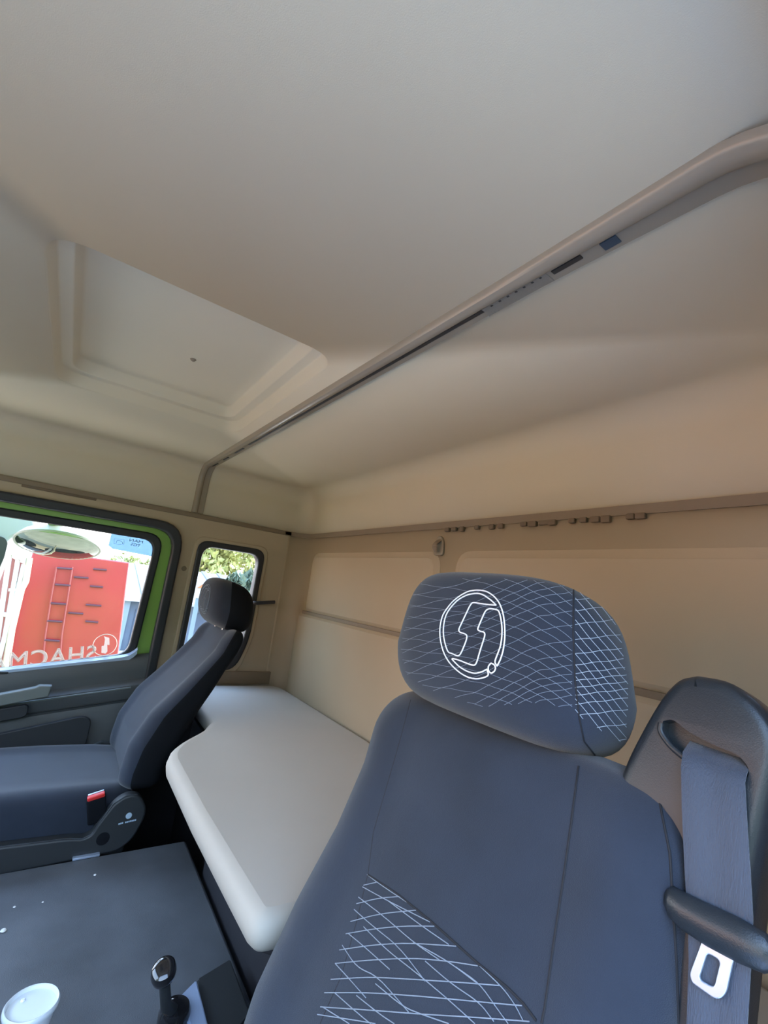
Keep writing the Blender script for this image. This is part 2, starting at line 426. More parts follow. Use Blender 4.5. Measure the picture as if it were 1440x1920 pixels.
# inner panel: shaped along Y, section in X/Z
secs = [(-.0, .055), (.006, .002), (.018, -.012), (.022, -.052), (.034, -.066), (.030, -.085), (.036, -.12), (.036, -.70), (-.02, -.70), (-.03, .055)]
def door_prof(y, pts, dx=0): return [(XD+.01+x+dx, y, sz(y)-.030+z) for x, z in pts]
lp = []
for y in [DY0+.01, -.6, -.3, -.1, .1, .2, .30, DY1-.018]:
    lp.append(door_prof(y, [(-.02, .030), (.000, .030), (.012, .022), (.020, .008), (.022, -.030), (.022, -.062), (.050, -.078), (.052, -.10), (.040, -.14), (.046, -.16), (.046, -.64), (-.02, -.64)]))
loft('door_panel', lp, M['doorp'], door, True, 30)
# sill strip with reflected sky in its colour, and its upturned rear end
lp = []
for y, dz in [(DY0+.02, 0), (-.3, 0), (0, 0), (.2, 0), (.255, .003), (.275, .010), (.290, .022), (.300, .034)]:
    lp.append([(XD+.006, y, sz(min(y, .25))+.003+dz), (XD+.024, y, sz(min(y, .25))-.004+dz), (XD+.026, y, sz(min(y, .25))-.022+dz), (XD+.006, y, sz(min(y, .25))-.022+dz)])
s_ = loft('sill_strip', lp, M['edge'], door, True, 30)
box('lock_pin_slot', XD+.02, XD+.0285, -.13, -.09, sz(-.11)-.014, sz(-.11)-.008, M['doord'], door, .001)
# silver highlight along the shoulder and the pull handle
lp = []
for y in (-.5, -.2, .0, .1, .2, .30):
    z = sz(y)-.030; w = .007 if y > .0 else .009
    lp.append([(XD+.058, y, z-.080), (XD+.063, y, z-.083), (XD+.063, y, z-.083-w*.6), (XD+.058, y, z-.083-w)])
loft('shoulder_strip', lp, M['silver'], door, True, 30)
gh = [ax(0, 1303, -2.03), ax(66, 1288, -2.03), ax(74, 1284, -2.03), ax(98, 1285, -2.03), ax(91, 1305, -2.03), ax(0, 1326, -2.03)]
g2 = [(p.y, p.z) for p in gh]; dl = (g2[1][0]-g2[0][0], g2[1][1]-g2[0][1])
ext = lambda p, k: (p[0]-k*.3, p[1]-k*.3*.215)
hdl = plate('pull_handle', rpoly([ext(g2[0], 1)]+g2[1:5]+[ext(g2[5], 1)], .004, 3), [], .03, .004, FX(-2.032), M['silver'], door)
hdl['label'] = 'pale silver pull handle'
q = [ax(0, 1326, -2.025), ax(55, 1320, -2.025), ax(50, 1344, -2.025), ax(0, 1350, -2.025)]
q2 = [(p.y, p.z) for p in q]
plate('release_recess', rpoly([ext(q2[0], .7), q2[1], q2[2], ext(q2[3], .7)], [.004, .018, .018, .004]), [], .016, .003, FX(-2.030), M['doord'], door)
q = [ax(0, 1376, -2.02), ax(155, 1343, -2.02), ax(172, 1350, -2.02), ax(158, 1410, -2.02), ax(0, 1425, -2.02)]
q2 = [(p.y, p.z) for p in q]
plate('map_pocket', rpoly([ext(q2[0], 1), q2[1], q2[2], q2[3], ext(q2[4], 1)], [0, .03, .02, .02, 0]), [], .02, .003, FX(-2.030), M['doord'], door)
tube('armrest_crease', [[V((XD+.0575, y, sz(y)-.030-.128)) for y in (-.6, -.3, -.0, .15, .3)]], .0022, M['doord'], door)

# lettering on the glass, readable from outside and so mirrored from in here
XG = XD-.0225
def glass_frame(p, q):
    o = ax(*p, XG); d = ax(*q, XG)-o; d.x = 0
    return frame((XG, o.y, o.z), d, (0, 0, 1))
def text_me(body, size, mtx, extrude=.0002, outline=0, sx=1, space=1):
    cu = bpy.data.curves.new('txt', 'FONT'); cu.body = body; cu.size = size; cu.space_character = space
    if outline: cu.fill_mode = 'NONE'; cu.bevel_depth = outline; cu.bevel_resolution = 1
    else: cu.extrude = extrude
    return conv(cu, mtx @ Matrix.Diagonal((sx, 1, 1, 1)))
gm = glass_frame((180, 1238), (20, 1254))
t1 = fin('lettering', text_me('SHACMAN', .083, gm, sx=.93, space=1.08), M['etch'], pane, False)
t2 = fin('lettering_outline', text_me('SHACMAN', .083, gm, outline=.0014, sx=.93, space=1.08), M['etchl'], pane, False)
t1['label'] = 'mirrored etched word on the glass'
ec = ax(197, 1209, XG); er = .041
circ = [V((XG, ec.y+er*cos(2*pi*k/40), ec.z+er*sin(2*pi*k/40))) for k in range(40)]
tube('emblem_ring', [circ], .0016, M['etchl'], pane, True, 1)
zig = [(-.55, .72), (.35, .80), (.55, .05), (.22, .05), (.55, -.62), (.1, -.82), (-.45, -.70), (-.3, -.05), (-.02, -.02), (-.2, .5)]
plate('emblem', [(ec.y-(-a)*er*.62, ec.z+b*er*.95) for a, b in [(-.45, .85), (.35, .70), (.62, .0), (.30, .0), (.52, -.62), (.35, -.86), (-.25, -.80), (-.42, -.12), (-.12, -.08), (-.18, .55)]], [], .0006, 0, FX(XG), M['etch'], pane)
# blue film sticker in the top rear corner of the glass with its print
st_ = [ax(193, 998, XG), ax(284, 1018, XG), ax(283, 1036, XG), ax(205, 1025, XG), ax(192, 1012, XG)]
film = plate('blue_film', [(.118, .118), (.288, .118), (.288, .044), (.135, .052), (.118, .064)], [], .0006, 0, FX(XD-.0175), M['film'], pane)
film['label'] = 'blue film sticker'
XS = XD-.0165
def sf(p, q):
    o = ax(*p, XS); d = ax(*q, XS)-o; d.x = 0
    return frame((XS, o.y, o.z), d, (0, 0, 1))
fin('print', text_me('MAN', .0165, sf((268, 1019.5), (236, 1013.5)), sx=1.45), M['print_'], film, False)
fin('print', text_me('TGS', .0165, sf((263, 1026), (236, 1021)), sx=1.25), M['print_'], film, False)
lb = [ax(214, 1010, XS), ax(233, 1011.5, XS), ax(232, 1021.5, XS), ax(214, 1019.5, XS)]
tube('print_box', [lb], .0006, M['print_'], film, True, 1)
lb = [ax(218, 1018, XS), ax(219, 1014, XS), ax(224, 1013.5, XS), ax(229, 1016, XS), ax(230, 1020, XS)]
tube('print_box', [lb], .0008, M['print_'], film, False, 1)

# ------------------------------------------------------------------ small side window behind the door
win = empty('window_2', (XL, (WY0+WY1)/2, WZ0)); struct(win)
def wo(a): return rpoly([(WY0-a, WZ0-a), (WY1-.045+a, WZ0-a), (WY1+a, WZ0+.13), (WY1+.004+a, WZ1+a), (WY0-a, WZ1+a)], [.04, .06, .06, .05, .05])
plate('window_frame', wo(.006), [wo(-.020)], .05, .007, FX(XL-.015), M['rubber'], win)
plate('flange', wo(.022), [wo(.004)], .012, .005, FX(XL), M['trim'], win)
plate('pane', wo(-.004), [], .004, 0, FX(XL-.02), M['glass'], win)
l0 = ax(478, 1130, XL+.02); l1 = ax(515, 1129, XL+.025)
tube('latch', [[V((XL, l0.y, l0.z)), V((XL+.02, l0.y, l0.z)), V((XL+.025, l0.y+.01, l0.z)), V((XL+.025, l1.y, l1.z))]], .0085, M['rubber'], win, False, 3)
pl = ax(345, 1066, XL)
lathe('stain_disc', [(.0105, -.002), (.0105, .0008), (.008, .0022), (.002, .0026)], (XL, pl.y, pl.z), M['band'], wl, 20, (1, 0, 0))  # round dark stain on the pillar, modelled as a thin disc

# coat hook on the rear wall
hk = empty('coat_hook', (-1.088, YR, .157)); tag(hk, 'small brown coat hook on the rear wall under the band', 'hook')
plate('back_plate', rpoly([(-1.108, .150), (-1.062, .150), (-1.064, .190), (-1.078, .212), (-1.092, .212), (-1.104, .190)], .012), [], .010, .003, FYp(YR-.004), M['rail'], hk)
lp = []
for t in range(8):
    a = t/7*pi*.8; r_ = .012
    c_ = V((-1.084, YR-.008-.016*sin(a), .198-.036*t/7)); lp.append([(c_.x+r_*cos(k*pi/6)*(1-.25*t/7), c_.y-.003*sin(a), c_.z+.004*sin(k*pi/6)) for k in range(12)])
loft('hook', lp, M['band'], hk, True, 60)

# ------------------------------------------------------------------ bunk
ZM = -.46; MT = .052
def bez(a, b, c, d, n=10):
    a, b, c, d = map(V, (a, b, c, d)); return [a*(1-t)**3+b*3*t*(1-t)**2+c*3*t*t*(1-t)+d*t**3 for t in [k/n for k in range(n+1)]]
front = [(XL+.02, .485), (-1.575, .478)] + [tuple(p) for p in bez((-1.545, .462), (-1.45, .425), (-1.41, .315), (-1.28, .305), 10)] + [(-1.0, .306), (-.78, .312)] \
    + [tuple(p) for p in bez((-.685, .315), (-.657, .318), (-.658, .34), (-.657, .37), 6)] + [(-.655, .53), (XR-.02, .565)]
outl = front+rpoly([(XR-.02, YR-.2), (XR-.02, YR-.03), (XL+.02, YR-.03), (XL+.02, YR-.2)], [0, .085, .085, 0])
mt = plate('bunk_mattress', outl, [], MT, .022, FZ(ZM-MT/2), M['matt'], None, 50)
base(mt); tag(mt, 'cream bunk mattress along the rear wall behind the two seats', 'mattress')
bb = empty('bunk_box', (XM, .72, ZF)); tag(bb, 'black bunk box under the cream mattress', 'bunk base')
bf = [(XL+.03, .515), (-1.53, .505), (-1.38, .38), (-1.26, .345), (-.72, .35), (-.665, .40), (-.66, .585), (XR-.03, .585), (XR-.03, YR-.035), (XL+.03, YR-.035)]
plate('lid', bf, [], .03, .004, FZ(ZM-MT-.016), M['bunk'], bb)
bf2 = [(XL+.03, .56), (-1.52, .56), (-1.36, .47), (-.74, .47), (-.66, .60), (XR-.03, .60), (XR-.03, YR-.035), (XL+.03, YR-.035)]
lo = [(x, y) for x, y in bf2]
z1 = ZM-MT-.031
bm = bmesh.new()
R = [[bm.verts.new((x, y if z > ZF+.1 or y > .6 else y, z)) for x, y in lo] for z in (ZF+.001, z1)]
k = len(lo)
for i in range(k): bm.faces.new((R[0][i], R[0][(i+1) % k], R[1][(i+1) % k], R[1][i]))
bm.faces.new(R[0]); bm.faces.new(R[1])
from_bm('box', bm, M['bunk'], bb, False)

# ------------------------------------------------------------------ engine cover, gear lever, console, cup
ZE = -.78
ec_ = empty('engine_cover', (-1.1, -.15, ZF)); tag(ec_, 'grey rubber-topped engine cover between the two seats', 'engine cover')
box('housing', -1.518, -.70, -.75, .452, ZF+.001, ZE-.008, M['plastic2'], ec_, .012)
box('rubber_top', -1.522, -.695, -.755, .457, ZE-.012, ZE, M['mat_'], ec_, .008, 3)
gx = az(316, 1962, ZE)
gl = empty('gear_lever', gx); tag(gl, 'short black gear lever with glossy round knob on the engine cover', 'gear lever')
kn = ay(307, 1822, gx.y-.045)
lathe('collar', [(.029, 0), (.029, .010), (.028, .022), (.026, .024), (.026, .050), (.022, .058), (.012, .062)], gx, M['gloss'], gl, 32)
dv = (kn-gx)
tube('shaft', [[gx+V((0, 0, .05)), gx+dv*.55, kn-dv.normalized()*.008]], .0085, M['plastic2'], gl, False, 4)
kax = dv.normalized()
lathe('knob', [(.006, -.018), (.013, -.016), (.0175, -.009), (.019, 0), (.0175, .008), (.012, .0125), (.004, .014)], kn, M['gloss'], gl, 32, kax)
co = empty('side_console', (-.74, .40, ZE)); tag(co, 'dark plastic console block with an edge coloured like reflected sky beside the driver seat', 'console')
def blk(name, pts, zt, m):
    P = [az(x, y, zt) for x, y in pts]
    lp = [[V((p.x, p.y, ZE+.001)) for p in P], P]
    bm = loft_bm(lp, False); n_ = len(P)
    bm.faces.new(list(bm.verts)[:n_]); bm.faces.new(list(bm.verts)[n_:2*n_])
    bmesh.ops.recalc_face_normals(bm, faces=bm.faces[:])
    bmesh.ops.bevel(bm, geom=bm.edges[:], offset=.003, segments=2, affect='EDGES')
    return from_bm(name, bm, m, co)
blk('block', [(371, 1833), (432, 1796), (470, 1900), (400, 1990), (352, 1960)], -.745, M['plastic2'])
e_ = blk('sky_tint_edge', [(330, 1873), (369, 1834), (392, 1925), (358, 1925)], -.735, M['edge']); e_['label'] = 'console edge with reflected sky in its colour'  # bright patch of reflected sky put into shape and colour
cx = az(60, 1882, ZE+.082)
cup = empty('drinking_cup', (cx.x, cx.y, ZE)); tag(cup, 'white disposable cup with pale lid on the engine cover', 'cup')
lathe('body', [(.024, 0), (.0255, .001), (.034, .074), (.0355, .075), (.0355, .077), (.030, .077)], (cx.x, cx.y, ZE), M['cup'], cup, 40)
lathe('lid', [(.0372, .0755), (.0378, .078), (.0378, .082), (.0355, .0845), (.0335, .0838), (.0325, .079), (.026, .0785), (.002, .079)], (cx.x, cx.y, ZE), M['lid'], cup, 40, ang=60)
lathe('lid_button', [(.0035, 0), (.0032, .0015), (.002, .0025)], (cx.x-.016, cx.y-.012, ZE+.079), M['cup'], cup, 16)
for (px, py, r_) in [(6, 1746, .006), (178, 1641, .0035), (27, 1701, .003), (80, 1692, .0022)]:
    p = az(px, py, ZE)
    o = lathe('crumb', [(r_*.6, 0), (r_, r_*.2), (r_*.7, r_*.6), (r_*.2, r_*.75)], p, M['crumb'], None, 8)
    base(o); tag(o, 'tiny white crumb lying on the grey rubber engine cover', 'crumb', 'white crumbs on the engine cover')

# ------------------------------------------------------------------ seats
def backrest_loops(cx, tab, ztop, zbot, n=72, rtop=.05, pw=4.2, rec=.016):
    lv = []
    z = zbot
    N = 34
    for i in range(N+1):
        t = i/N; zz = zbot+.0+(ztop-rtop-zbot)*t
        lv.append((zz, 0))
    for i in range(1, 11):
        a = pi/2*i/10; lv.append((ztop-rtop+rtop*sin(a), 1-cos(a)))
    for i in range(0, 5):
        a = pi/2*(1-i/5)
        lv.insert(i, (zbot-.03*sin(a), -(1-cos(a))))
    loops = []
    for zz, e in lv:
        F, B, hw = lerp(tab, min(max(zz, zbot), ztop))
        if e > 0: hw -= rtop*e*.9; dB = (B-F)*.42*e; F += dB; B -= dB
        if e < 0: hw += .04*e; F -= (B-F)*.3*e; B += (B-F)*.3*e
        my, hd = (F+B)/2, (B-F)/2
        l = []
        for k in range(n):
            th = 2*pi*k/n
            c, s = cos(th), sin(th)
            x = hw*sgn(c)*abs(c)**(2/pw); y = hd*sgn(s)*abs(s)**(2/pw*1.25)
            if s < 0:
                q = abs(x)/hw; w = max(0, min(1, (q-.52)/.3)); w = w*w*(3-2*w)
                y += rec*(1-w)*(1-abs(e))
            l.append((cx+x, my+y, zz))
        loops.append(l)
    return loops
def headrest_loops(cx, yf, yb, zt, zb, hwm, n=64, shear=.22, tapr=.12, ve=3.6, he=3.6):
    loops = []; N = 26; zm = (zt+zb)/2; hz = (zt-zb)/2; ym = (yf+yb)/2; hd = (yb-yf)/2
    for i in range(N+1):
        t = -cos(pi*i/N)                       # -1 bottom .. 1 top
        s = max(1e-3, (1-abs(t)**ve))**(1/ve) if abs(t) < 1 else .02
        tp, tn = max(0, (t+.25)/1.25), max(0, (-.25-t)/.75)
        hl_ = hwm*(1-.22*tp-.05*tn)*(.36+.64*s); hr_ = hwm*(1-tapr*tp-.04*tn)*(.36+.64*s); dd = hd*(.20+.80*s)
        if abs(t) == 1: hl_ *= .93; hr_ *= .93; dd *= .8
        l = []
        for k in range(n):
            th = 2*pi*k/n; c_, s_ = cos(th), sin(th)
            x = (hl_ if c_ < 0 else hr_)*sgn(c_)*abs(c_)**(2/he); y = dd*sgn(s_)*abs(s_)**(2/(he-.6))
            if s_ < 0: y += .010*(abs(x)/hwm)**2     # slightly bowed front
            l.append((cx+x, ym+y, zm+hz*t-shear*y))
        loops.append(l)
    return loops
def bvh(o):
    me = o.data; w = o.matrix_basis if o.parent is None else (parent_world(o))
    return BVHTree.FromPolygons([w@v.co for v in me.vertices], [p.vertices[:] for p in me.polygons])
def drape(tree, pts, off=.0006, step=3.0, org=None, dirs=None):
    """lay a polyline measured on the photograph onto a surface; returns runs of points"""
    runs, cur = [], []
    dense = []
    for (a, b) in zip(pts, pts[1:]):
        L = max(1, int(math.dist(a, b)/step))
        for i in range(L): dense.append((a[0]+(b[0]-a[0])*i/L, a[1]+(b[1]-a[1])*i/L))
    dense.append(pts[-1])
    for p in dense:
        loc, nor, _, _ = tree.ray_cast(V((0, 0, 0)), ray(*p).normalized())
        if loc is None:
            if len(cur) > 1: runs.append(cur)
            cur = []; continue
        if nor.dot(ray(*p)) > 0: nor = -nor
        q = loc+nor*off
        if cur and (q-cur[-1]).length > .03:
            if len(cur) > 1: runs.append(cur)
            cur = []
        cur.append(q)
    if len(cur) > 1: runs.append(cur)
    return runs

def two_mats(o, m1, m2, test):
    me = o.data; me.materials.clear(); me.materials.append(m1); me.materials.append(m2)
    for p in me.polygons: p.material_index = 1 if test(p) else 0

CXD, CXP = -.405, -1.78
# --- driver seat
ds = empty('driver_seat', (CXD, .15, ZF)); tag(ds, 'charcoal driver seat nearest the viewer with stitched emblem headrest and belt tower', 'seat')
tabD = [(-.140, .434, .56, .226), (-.25, .405, .545, .222), (-.33, .370, .52, .222), (-.42, .325, .485, .232), (-.52, .288, .445, .242), (-.60, .275, .41, .246)]
bd = loft('backrest', backrest_loops(CXD, tabD, -.138, -.60, rtop=.062), M['fabric'], ds, True, 70)
hd = loft('headrest', headrest_loops(CXD-.030, .420, .575, .040, -.147, .177), M['fabric'], ds, True, 70)
for sx in (-.05, .05):
    tube('headrest_post', [[V((CXD+sx, .50, -.16)), V((CXD+sx, .505, -.06))]], .006, M['chrome'], ds, False, 3)
TB, THd = bvh(bd), bvh(hd)
# stitched lattice and seams of the headrest
cr4 = lambda x, y: (700+x/2.7692, 1040+y/2.7692)
patch = [(215, 150), (520, 118), (800, 128), (1040, 165), (1190, 235), (1285, 420), (1325, 700), (1312, 985), (1255, 960), (1085, 850), (1040, 800), (830, 770), (560, 790), (300, 705), (165, 620), (140, 480)]
def inside(p, poly):
    x, y = p; r = False; j = len(poly)-1
    for i in range(len(poly)):
        xi, yi = poly[i]; xj, yj = poly[j]
        if (yi > y) != (yj > y) and x < (xj-xi)*(y-yi)/(yj-yi)+xi: r = not r
        j = i
    return r
def clip(line):
    out, cur = [], []
    for p in line:
        if inside(p, patch): cur.append(cr4(*p))
        else:
            if len(cur) > 1: out.append(cur)
            cur = []
    if len(cur) > 1: out.append(cur)
    return out
def slopeA(x, y):
    if x < 520: return -.33+.10*sin((y-100)/90)
    if x < 860: return -.36-.12*sin((x-520)/340*pi)+.0002*(300-y)
    if x < 1040: return -.16
    return -.12
def slopeB(x, y):
    if x < 420: return .13
    if x < 700: return .13+.25*(x-420)/280
    if x < 1040: return .38+.42*(x-700)/340
    return 1.22
fr, sd = [], []
for fam, sl in ((0, slopeA), (1, slopeB)):
    for y0 in [(-500 if fam else 60)+k*58 for k in range(26 if fam else 24)]:
        x, y = 120, y0; ln = [(x, y)]
        while x < 1340:
            y += sl(x, y)*8; x += 8
            ln.append((x, y+2.0*sin(x/23+y0)))
        left = [p for p in ln if p[0] <= 1036]; right = [p for p in ln if p[0] > 1044]
        for c in clip(left): fr += drape(THd, c, .0003)
        for c in clip(right): sd += drape(THd, c, .0004)
s_ = tube('stitching', fr, .00022, M['thread'], hd, False, 1); s_['label'] = 'fine grey lattice stitching'
s_ = tube('stitching', sd, .0003, M['threadb'], hd, False, 1); s_['label'] = 'lattice stitching on the side with sheen in its colour'
tube('seam', drape(THd, [cr4(1040, 150), cr4(1038, 400), cr4(1048, 650), cr4(1070, 850), cr4(1095, 970), cr4(1150, 1040)], .0), .0009, M['seam'], hd)
# emblem: ring of two circles, bolt shaped S, small dot
cr8 = lambda x, y: (800+x/8.47, 1090+y/8.47)
EL = []
outer = [(1125, 1345), (1180, 1240), (1225, 1090), (1250, 900), (1245, 660), (1215, 480), (1160, 340), (1080, 240), (960, 160), (820, 140), (680, 155), (560, 215), (430, 310), (330, 430), (260, 540), (225, 680), (215, 800), (225, 930), (260, 1080), (300, 1180), (360, 1280), (450, 1380), (560, 1470), (680, 1530), (800, 1550), (900, 1535), (995, 1495), (965, 1395)]
EL.append(outer)
EL.append([(965, 1395), (880, 1440), (770, 1465), (650, 1430), (530, 1360), (450, 1280), (395, 1220), (520, 1250), (640, 1300), (760, 1340), (800, 1300), (850, 1120), (905, 950), (935, 850), (920, 805), (860, 795), (815, 770), (830, 720), (890, 580), (940, 470), (990, 435), (1070, 440), (1150, 460), (1185, 580), (1205, 740), (1200, 900), (1180, 1030), (1130, 1160), (1085, 1280), (1125, 1345)])
EL.append([(1110, 380), (1000, 375), (860, 355), (740, 335), (700, 375), (640, 500), (570, 650), (510, 775), (540, 815), (610, 830), (650, 860), (640, 930), (590, 1060), (535, 1175), (490, 1185), (420, 1150), (350, 1130), (310, 1030), (280, 900), (270, 780), (285, 640), (320, 520), (400, 400), (510, 290), (640, 220), (770, 195), (870, 200), (960, 250), (1040, 310), (1110, 380)])
EL.append([(1030, 1300), (985, 1345), (985, 1420), (1030, 1465), (1085, 1430), (1105, 1375), (1080, 1320), (1030, 1300)])
def smooth(p, it=2):
    for _ in range(it):
        q = [p[0]]
        for a, b in zip(p, p[1:]): q += [(a[0]*.78+b[0]*.22, a[1]*.78+b[1]*.22), (a[0]*.22+b[0]*.78, a[1]*.22+b[1]*.78)]
        p = q+[p[-1]]
    return p
emb_runs = []
for e in EL: emb_runs += drape(THd, [cr8(*p) for p in smooth(e, 2)], .0009, 2.0)
e_ = tube('emblem', emb_runs, .00085, M['emb'], hd, False, 2); e_['label'] = 'white embroidered S in a ring'

# backrest seams and lower stitched field
SEAM1 = [(1085, 1437), (1072, 1540), (1058, 1640), (1040, 1760), (1022, 1890), (1016, 1919)]
SEAM2 = [(690, 1640), (749, 1679), (808, 1727), (857, 1771), (897, 1807), (951, 1851), (982, 1882), (1006, 1914)]
tube('seam', drape(TB, SEAM1, 0), .0011, M['seam'], bd)
tube('seam', drape(TB, SEAM2, 0), .0011, M['seam'], bd)
tube('seam', drape(TB, [(1236, 1500), (1256, 1600), (1262, 1700), (1268, 1800), (1272, 1919)], 0), .0011, M['seam'], bd)
tube('seam', drape(TB, [(770, 1312), (752, 1380), (735, 1440), (700, 1560), (690, 1638), (668, 1730), (640, 1830), (600, 1919)], -.0006), .0009, M['seam'], bd)
cr6 = lambda x, y: (420+x/2.25, 1560+y/2.25)
lat = []
H = [[(590, 225), (655, 210)], [(560, 303), (650, 280), (745, 272)], [(535, 378), (660, 345), (812, 330)], [(515, 430), (640, 408), (760, 397), (888, 398)],
     [(488, 498), (620, 478), (770, 468), (980, 482)], [(470, 555), (620, 540), (800, 532), (950, 546), (1072, 565)], [(452, 622), (620, 612), (800, 622), (1000, 635), (1165, 648)],
     [(425, 678), (620, 678), (850, 695), (1060, 715), (1258, 733)], [(408, 738), (620, 752), (850, 770), (1060, 782), (1290, 800)], [(395, 770), (560, 795), (640, 809)]]
Dn = [[(605, 180), (660, 222), (775, 298)], [(586, 232), (700, 295), (870, 380)], [(568, 275), (680, 360), (800, 465), (910, 540)], [(690, 288), (840, 400), (950, 475)],
      [(550, 327), (620, 390), (740, 485), (850, 630)], [(525, 428), (600, 490), (700, 580)], [(800, 465), (950, 548), (1065, 635)], [(500, 478), (560, 570), (650, 610), (780, 760)],
      [(472, 557), (530, 620), (600, 700)], [(590, 400), (690, 500), (820, 600), (940, 700), (1060, 809)], [(640, 640), (760, 740), (850, 775), (950, 809)], [(850, 545), (960, 640), (1080, 720), (1140, 800)],
      [(980, 570), (1080, 640), (1150, 740), (1200, 809)], [(1080, 565), (1180, 660), (1230, 730), (1265, 800)], [(470, 680), (560, 760), (620, 809)], [(420, 740), (500, 790), (530, 809)], [(560, 690), (660, 770), (720, 809)]]
for l in H+Dn: lat += drape(TB, [cr6(*p) for p in smooth(l, 2)], .0005)
s_ = tube('stitching', lat, .00042, M['thread'], bd, False, 1); s_['label'] = 'pale lattice stitching low on the backrest'

def seat_lower(root, cx, yo, zo, fabric, side):
    """cushion, pan, side cover and pedestal; cushion top at z = -.63 + zo"""
    lp = []
    def section(y, drop, w, n=40):
        l = []
        for k in range(n):
            th = 2*pi*k/n; c, s = cos(th), sin(th)
            x = w*sgn(c)*abs(c)**(2/5); z = .075*sgn(s)*abs(s)**(2/4)
            if s > 0:
                q = abs(x)/w; wv = max(0, min(1, (q-.55)/.3)); wv = wv*wv*(3-2*wv); z += .012*wv
            l.append((cx+x, y+yo, -.708+zo+z-drop))
        return l
    for y, d, w in [(-.24, .03, .12), (-.235, .025, .18), (-.22, .012, .205), (-.19, .002, .218), (-.10, 0, .222), (.05, 0, .222), (.20, .004, .217), (.285, .010, .205), (.30, .014, .17)]: lp.append(section(y, d, w))
    cu = loft('seat_cushion', lp, fabric, root, True, 60)
    lp = []
    # shell around the cushion with the raised recliner cover, side profile in Y/Z
    prof_ = [(-.22, -.735), (.0, -.723), (.155, -.729), (.187, -.735), (.206, -.727), (.212, -.710), (.245, -.654), (.275, -.637), (.306, -.641), (.331, -.675), (.332, -.705), (.313, -.755), (.28, -.782), (-.22, -.800), (-.25, -.77)]
    for sd_ in (side,):
        X = cx+sd_*.236
        sc = plate('recliner_cover', rpoly([(y+yo, z+zo) for y, z in prof_], .018, 4), [], .034, .006, FX(X), M['plastic2'], root)
        edge = [(-.22, -.735), (.0, -.723), (.150, -.728), (.185, -.735), (.206, -.727), (.214, -.709), (.243, -.656), (.272, -.6385), (.30, -.639)]
        tube('cover_edge', [[V((X+sd_*.013, y+yo, z+zo-.001)) for y, z in edge]], .0022, M['silver'] if 0 else M['plastic'], sc)
        lathe('cap', [(.016, -.002), (.016, .0012), (.013, .002), (.002, .002)], (X+sd_*.017, .235+yo, -.742+zo), M['vinyl'], sc, 24, (sd_, 0, 0))
        mk = lathe('logo', [(.0078, -.001), (.0078, .0004), (.001, .0006)], (X+sd_*.0175, .288+yo, -.692+zo), M['mark'], sc, 24, (sd_, 0, 0))
        mk['label'] = 'pale blue printed logo'
        bm = bmesh.new()
        for k in range(11):
            if k == 3: continue
            box_bm(bm, X+sd_*.0172-.0004, X+sd_*.0172+.0004, .266+yo+k*.0040, .2693+yo+k*.0040, -.7118+zo+k*.0004, -.7078+zo+k*.0004)
        from_bm('logo', bm, M['mark'], sc, False)
    X2 = cx-side*.236
    plate('side_cover', rpoly([(y+yo, z+zo) for y, z in [(-.22, -.735), (.15, -.73), (.26, -.66), (.32, -.67), (.31, -.76), (-.22, -.80)]], .018, 4), [], .03, .006, FX(X2), M['plastic2'], root)
    box('seat_pan', cx-.22, cx+.22, -.22+yo, .30+yo, -.81+zo, -.745+zo, M['plastic2'], root, .01)
    # suspension pedestal
    lp = []
    for z, g in [(-.80, .0), (-.84, -.012), (-.88, .0), (-.92, -.012), (-.96, .0), (-1.0, -.012), (ZF-zo+.03, 0)]:
        lp.append([(p.x, p.y, z+zo) for p in rrect(cx-.17+g*-1, cx+.17+g, -.14+yo-g, .24+yo+g, .04)])
    loft('bellows', lp, M['vinyl'], root, True, 30)
    box('floor_plate', cx-.20, cx+.20, -.2+yo, .28+yo, ZF+.001, ZF+.032, M['plastic2'], root, .006)
    return cu
seat_lower(ds, CXD, .03, .045, M['fabric'], -1)

# belt tower at the door side of the driver seat
def tw(px, py): d = ray(px, py); t = .505/(d.y-.22*d.z); return d*t     # plane Y = .505 + .22 Z
TO = V((-.2, .505-.0, 0)); tvec = V((0, .22, 1)).normalized()
TM = frame((0, .505, 0), (1, 0, 0), tvec)
TS = 1 if (TM.to_3x3()@V((0, 0, 1))).y > 0 else -1      # +1 when local z points away from the viewer
def tl(px, py): p = tw(px, py); q = TM.inverted()@p; return (q.x, q.y)
outl_t = [(1300, 1262), (1360, 1272), (1415, 1310), (1455, 1360), (1470, 1420), (1440, 1545), (1410, 1680), (1385, 1920), (1360, 2120), (1170, 2120), (1155, 1920), (1150, 1640), (1152, 1470), (1172, 1415), (1212, 1340), (1240, 1296), (1268, 1268)]
slot_t = [(1243, 1352), (1262, 1348), (1290, 1372), (1340, 1398), (1385, 1415), (1405, 1440), (1402, 1462), (1370, 1452), (1320, 1432), (1284, 1422), (1256, 1396), (1240, 1372)]
hole = smooth([tl(*p) for p in slot_t]+[tl(*slot_t[0])], 2)[:-1]
tower = plate('belt_tower', smooth([tl(*p) for p in outl_t]+[tl(*outl_t[0])], 2)[:-1], [], .05, .012, TM@Matrix.Translation((0, 0, .025*TS)), M['plastic'], ds, 50)
cutter = plate('cutter', hole, [], .05, 0, TM@Matrix.Translation((0, 0, -.012*TS)), M['dark'], None)
bo_ = tower.modifiers.new('slot', 'BOOLEAN'); bo_.object = cutter; bo_.operation = 'DIFFERENCE'; bo_.solver = 'EXACT'
bpy.context.view_layer.update()
nm = bpy.data.meshes.new_from_object(tower.evaluated_get(bpy.context.evaluated_depsgraph_get()))
tower.modifiers.clear(); tower.data = nm; nm.materials.clear(); nm.materials.append(M['plastic'])
for p in nm.polygons: p.material_index = 0
